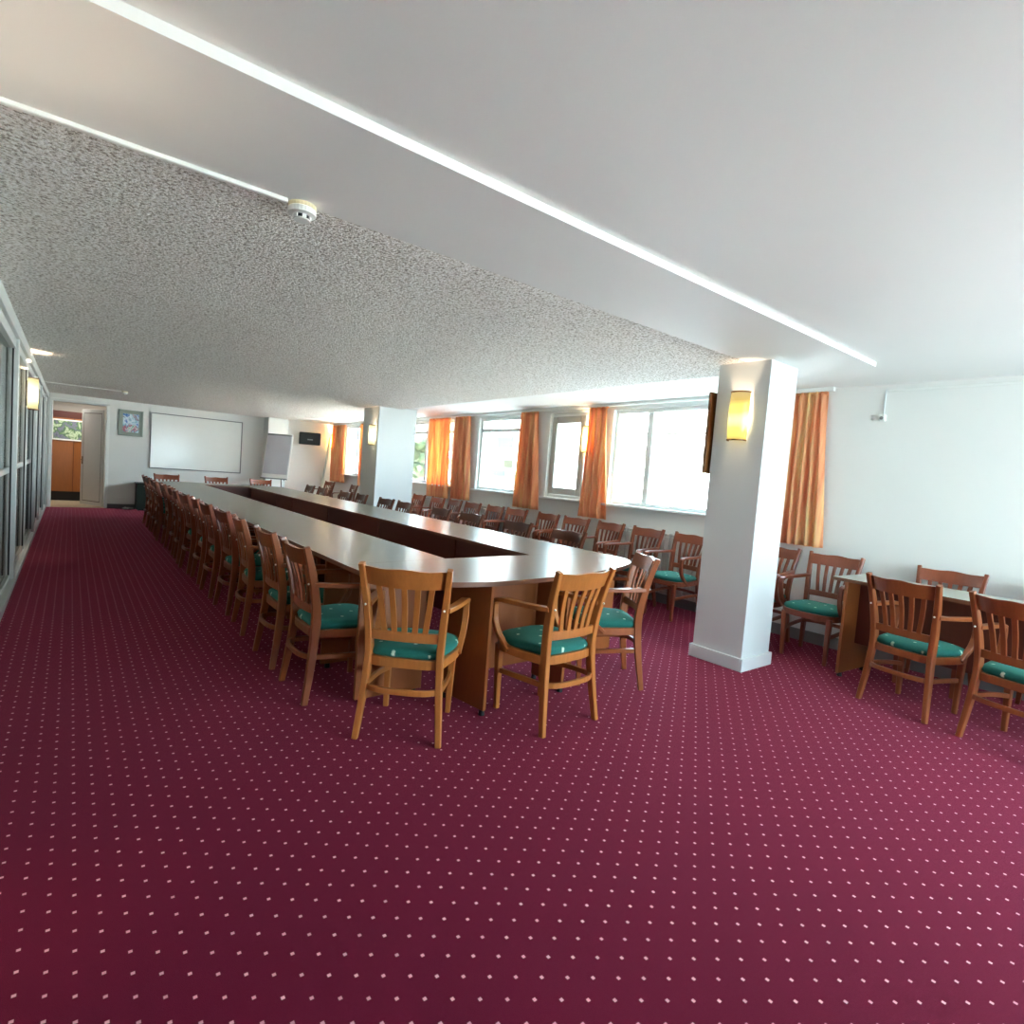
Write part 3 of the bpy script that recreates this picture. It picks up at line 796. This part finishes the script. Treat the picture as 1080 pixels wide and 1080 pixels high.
# flip chart easel
fc = tag(empty('flip_chart', (3.87, 14.6, 0), math.radians(-38)), 'white flip chart easel standing in front of the far column', 'flip chart')
tl = math.radians(13)
Tb = Matrix.Translation((0, 0, 0)) @ Matrix.Rotation(-tl, 4, 'X')
zb, zt = .98/math.cos(tl), 2.05/math.cos(tl)
# local: faces -y, leans back (+y) with height
def lean(x, y, z): return Matrix.Rotation(-tl, 4, 'X') @ Vector((x, y, z))
R4 = Matrix.Rotation(-tl, 4, 'X')
MB().bbox(-.33, .33, .0, .02, zb-.06, zt, .006, 0, R4).build('board', M['white_box'], fc)
MB().bbox(-.30, .30, -.012, -.001, zb+.06, zt-.03, .002, 0, R4).build('paper_pad', M['paper'], fc)
MB().bbox(-.31, .31, -.022, -.0005, zt-.05, zt-.01, .003, 0, R4).build('clamp_bar', M['base_grey'], fc)
MB().bbox(-.33, .33, -.06, .0, zb-.075, zb-.055, .003, 0, R4).build('tray', M['base_grey'], fc)
for s in (-1, 1):
    MB().cyl(lean(s*.24, .012, zb-.05), (s*.33, -.02, .0), .013).build('leg', M['chrome'], fc)
MB().cyl(lean(0, .03, zt-.25), (0, .82, 0), .013).build('leg', M['chrome'], fc)
# leaning pole
tag(MB().cyl((5.34, 15.42, 0.005), (5.70, 15.71, 2.12), .028, None, 12).build('pole', M['alu']), 'long grey pole leaning in the far right corner', 'pole')
# dark green cabinet left of the table's far end, small white thing on the floor
gc = tag(empty('cabinet', (1.55, 15.5, 0)), 'dark green cabinet against the far wall behind the left chair row', 'cabinet')
keep(MB().bbox(1.20, 1.95, 15.32, YF-.02, .03, .61, .006).build('body', M['dark_green']), gc)
keep(MB().bbox(1.18, 1.97, 15.30, YF-.018, .61, .63, .004).build('top', M['dark_green']), gc)
keep(MB().box(1.23, 1.92, 15.35, YF-.05, 0, .03).build('plinth', M['black_plastic']), gc)
m = MB()
for k in range(7):
    m.sphere((.98+.025*k, 15.55+.03*math.sin(k*2.1), .024+.012*math.sin(k*1.7)**2), .026, 8, 6, 0, (1.3, 1, .8))
tag(m.build('crumpled_paper', M['white_box']), 'crumpled white paper on the floor beside the dark green cabinet', 'paper')

# ------------------------------------------------------------------ outside
gz = -3.2
struct(MB().box(6.2, 120, -60, 120, gz-.2, gz).build('ground_outside', M['out_ground']))
def building(label, x0, x1, y0, y1, z1, wall, wins, extra=()):
    r = tag(empty('building', (x0, (y0+y1)/2, gz)), label, 'building')
    keep(MB().box(x0, x1, y0, y1, gz, z1).build('walls', wall), r)
    keep(MB().box(x0-.4, x1+.4, y0-.3, y1+.3, z1, z1+.3).build('roof', M['out_roof']), r)
    for (a, b, c, d, mt) in wins:
        keep(MB().bbox(x0-.06, x0+.02, a, b, c, d, .01).build('window', M[mt]), r)
    for (nm, a, b, c, d, dp, mt) in extra:
        keep(MB().bbox(x0-dp, x0+.01, a, b, c, d, .01).build(nm, M[mt]), r)
    return r
building('white apartment building with lime balcony panels outside the middle window', 22, 30, 27.3, 44, 6.0, M['out_white'],
    [(29, 30.7, 1.42, 1.82, 'out_glass'), (32, 34, 3.0, 4.0, 'out_glass'), (35.5, 37.5, 3.0, 4.0, 'out_glass'), (38.5, 40.5, .6, 1.6, 'out_glass'), (28.4, 30.4, 3.3, 4.0, 'out_glass')],
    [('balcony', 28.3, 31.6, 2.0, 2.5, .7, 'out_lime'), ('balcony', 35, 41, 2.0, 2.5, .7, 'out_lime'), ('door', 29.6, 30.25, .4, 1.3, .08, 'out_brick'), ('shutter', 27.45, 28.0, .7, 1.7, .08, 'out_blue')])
building('long white building with dark windows outside behind the curtains', 24, 32, 46, 62, 5.0, M['out_white'],
    [(48, 50, 1, 2.4, 'out_glass'), (52, 54, 1, 2.4, 'out_glass'), (56, 58, 1, 2.4, 'out_glass')])
building('low white building with a teal window band outside the casement window', 31, 40, 30.4, 36, 4.0, M['out_white'],
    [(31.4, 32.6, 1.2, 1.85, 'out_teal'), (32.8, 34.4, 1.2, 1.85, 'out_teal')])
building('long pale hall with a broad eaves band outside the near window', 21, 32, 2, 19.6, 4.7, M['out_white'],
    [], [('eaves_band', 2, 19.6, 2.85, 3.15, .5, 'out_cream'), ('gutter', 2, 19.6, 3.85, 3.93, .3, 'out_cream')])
lr_ = tag(empty('shed', (11, 6, gz)), 'pale sheet metal shed roof sloping below the near window', 'shed')
keep(MB().add([(8, 1, -.7), (8, 9.6, -.7), (16, 9.6, 1.9), (16, 1, 1.9), (8, 1, -.8), (8, 9.6, -.8), (16, 9.6, 1.8), (16, 1, 1.8)],
     [(0, 1, 2, 3), (7, 6, 5, 4), (0, 4, 5, 1), (1, 5, 6, 2), (2, 6, 7, 3), (3, 7, 4, 0)]).build('roof', M['out_roof']), lr_)
keep(MB().sweep([(8, 9.62, -.75), (12, 9.62, .55), (16, 9.62, 1.85)], .06, .10, (0, 1, 0)).build('fascia', M['out_cream']), lr_)
keep(MB().box(8.3, 15.8, 1.3, 9.3, gz, -.85).build('walls', M['out_white']), lr_)
tr = tag(empty('tree', (14, 27.0, gz)), 'light green leafy tree outside beside the middle pillar', 'tree')
keep(MB().cyl((14, 27.0, gz), (14.1, 27.1, .5), .18, .09).build('trunk', M['out_trunk']), tr)
m = MB()
for k in range(60):
    a, b, rr = random.uniform(0, 2*PI), random.uniform(-.4, 1), random.uniform(.5, 1.5)
    m.sphere((14.1+rr*math.cos(a), 27.1+rr*math.sin(a), 1.6+b*1.3), random.uniform(.2, .45), 7, 5)
keep(m.build('foliage', M['leaf']), tr)

# ------------------------------------------------------------------ light
w = bpy.data.worlds.new('sky'); SC.world = w; w.use_nodes = True
nt = w.node_tree; nt.nodes.clear()
o = nt.nodes.new('ShaderNodeOutputWorld'); b = nt.nodes.new('ShaderNodeBackground')
tc = nt.nodes.new('ShaderNodeTexCoord'); sp_ = nt.nodes.new('ShaderNodeSeparateXYZ'); rp = nt.nodes.new('ShaderNodeValToRGB')
nt.links.new(tc.outputs['Generated'], sp_.inputs[0]); nt.links.new(sp_.outputs[2], rp.inputs[0])
e = rp.color_ramp.elements; e[0].position = 0; e[0].color = (.73, .91, 1, 1); e[1].position = .6; e[1].color = (.45, .74, 1, 1)
nt.links.new(rp.outputs[0], b.inputs[0]); b.inputs[1].default_value = 7.5
nt.links.new(b.outputs[0], o.inputs[0])
sun = bpy.data.lights.new('sun', 'SUN'); sun.energy = 45.0; sun.angle = .02; sun.color = (1, .95, .86)
so = bpy.data.objects.new('sun', sun); COL.objects.link(so)
so.rotation_euler = Vector((.75, -.25, -.7)).to_track_quat('-Z', 'Y').to_euler(); so.location = (-10, 10, 20)
def portal(loc, normal, sx, sy):
    l = bpy.data.lights.new('window_portal', 'AREA'); l.shape = 'RECTANGLE'; l.size = sx; l.size_y = sy
    l.cycles.is_portal = True
    ob = bpy.data.objects.new('window_portal', l); COL.objects.link(ob); ob.location = loc
    ob.rotation_euler = Vector(normal).to_track_quat('-Z', 'Y').to_euler()
    return ob
for a, b_ in WIN: portal((XR+.3, (a+b_)/2, (SILL+HEAD)/2), (-1, 0, 0), b_-a, HEAD-SILL)
portal((XR+.3, -1.5, 1.55), (-1, 0, 0), 1.4, 1.2)
portal((3.85, YB-.28, 1.33), (0, 1, 0), 3.3, 1.85)

# ------------------------------------------------------------------ camera
cam = bpy.data.cameras.new('camera'); co = bpy.data.objects.new('camera', cam); COL.objects.link(co)
F, PP, VY, VX = 595.8053, (540, 540), (75, 468), (1300, 562)
Yc = Vector((VY[0]-PP[0], -(VY[1]-PP[1]), -F)).normalized()
Xc = Vector((VX[0]-PP[0], -(VX[1]-PP[1]), -F)).normalized()
Zc = Xc.cross(Yc).normalized(); Xc = Yc.cross(Zc)
R = Matrix((Xc, Yc, Zc)).to_4x4()
co.matrix_world = Matrix.Translation((0, 0, 1.4)) @ R
cam.sensor_fit = 'HORIZONTAL'; cam.sensor_width = 36.0; cam.lens = 36.0*F/1080; cam.clip_start = .05; cam.clip_end = 300
SC.camera = co
vs_ = SC.view_settings
vs_.view_transform = 'Standard'; vs_.look = 'None'; vs_.gamma = 1.0; vs_.use_curve_mapping = False; vs_.exposure = 1.70
SC.cycles.max_bounces = 10; SC.cycles.diffuse_bounces = 6; SC.cycles.glossy_bounces = 4; SC.cycles.transparent_max_bounces = 12
SC.cycles.use_denoising = True
SC.cycles.sample_clamp_indirect = 8.0
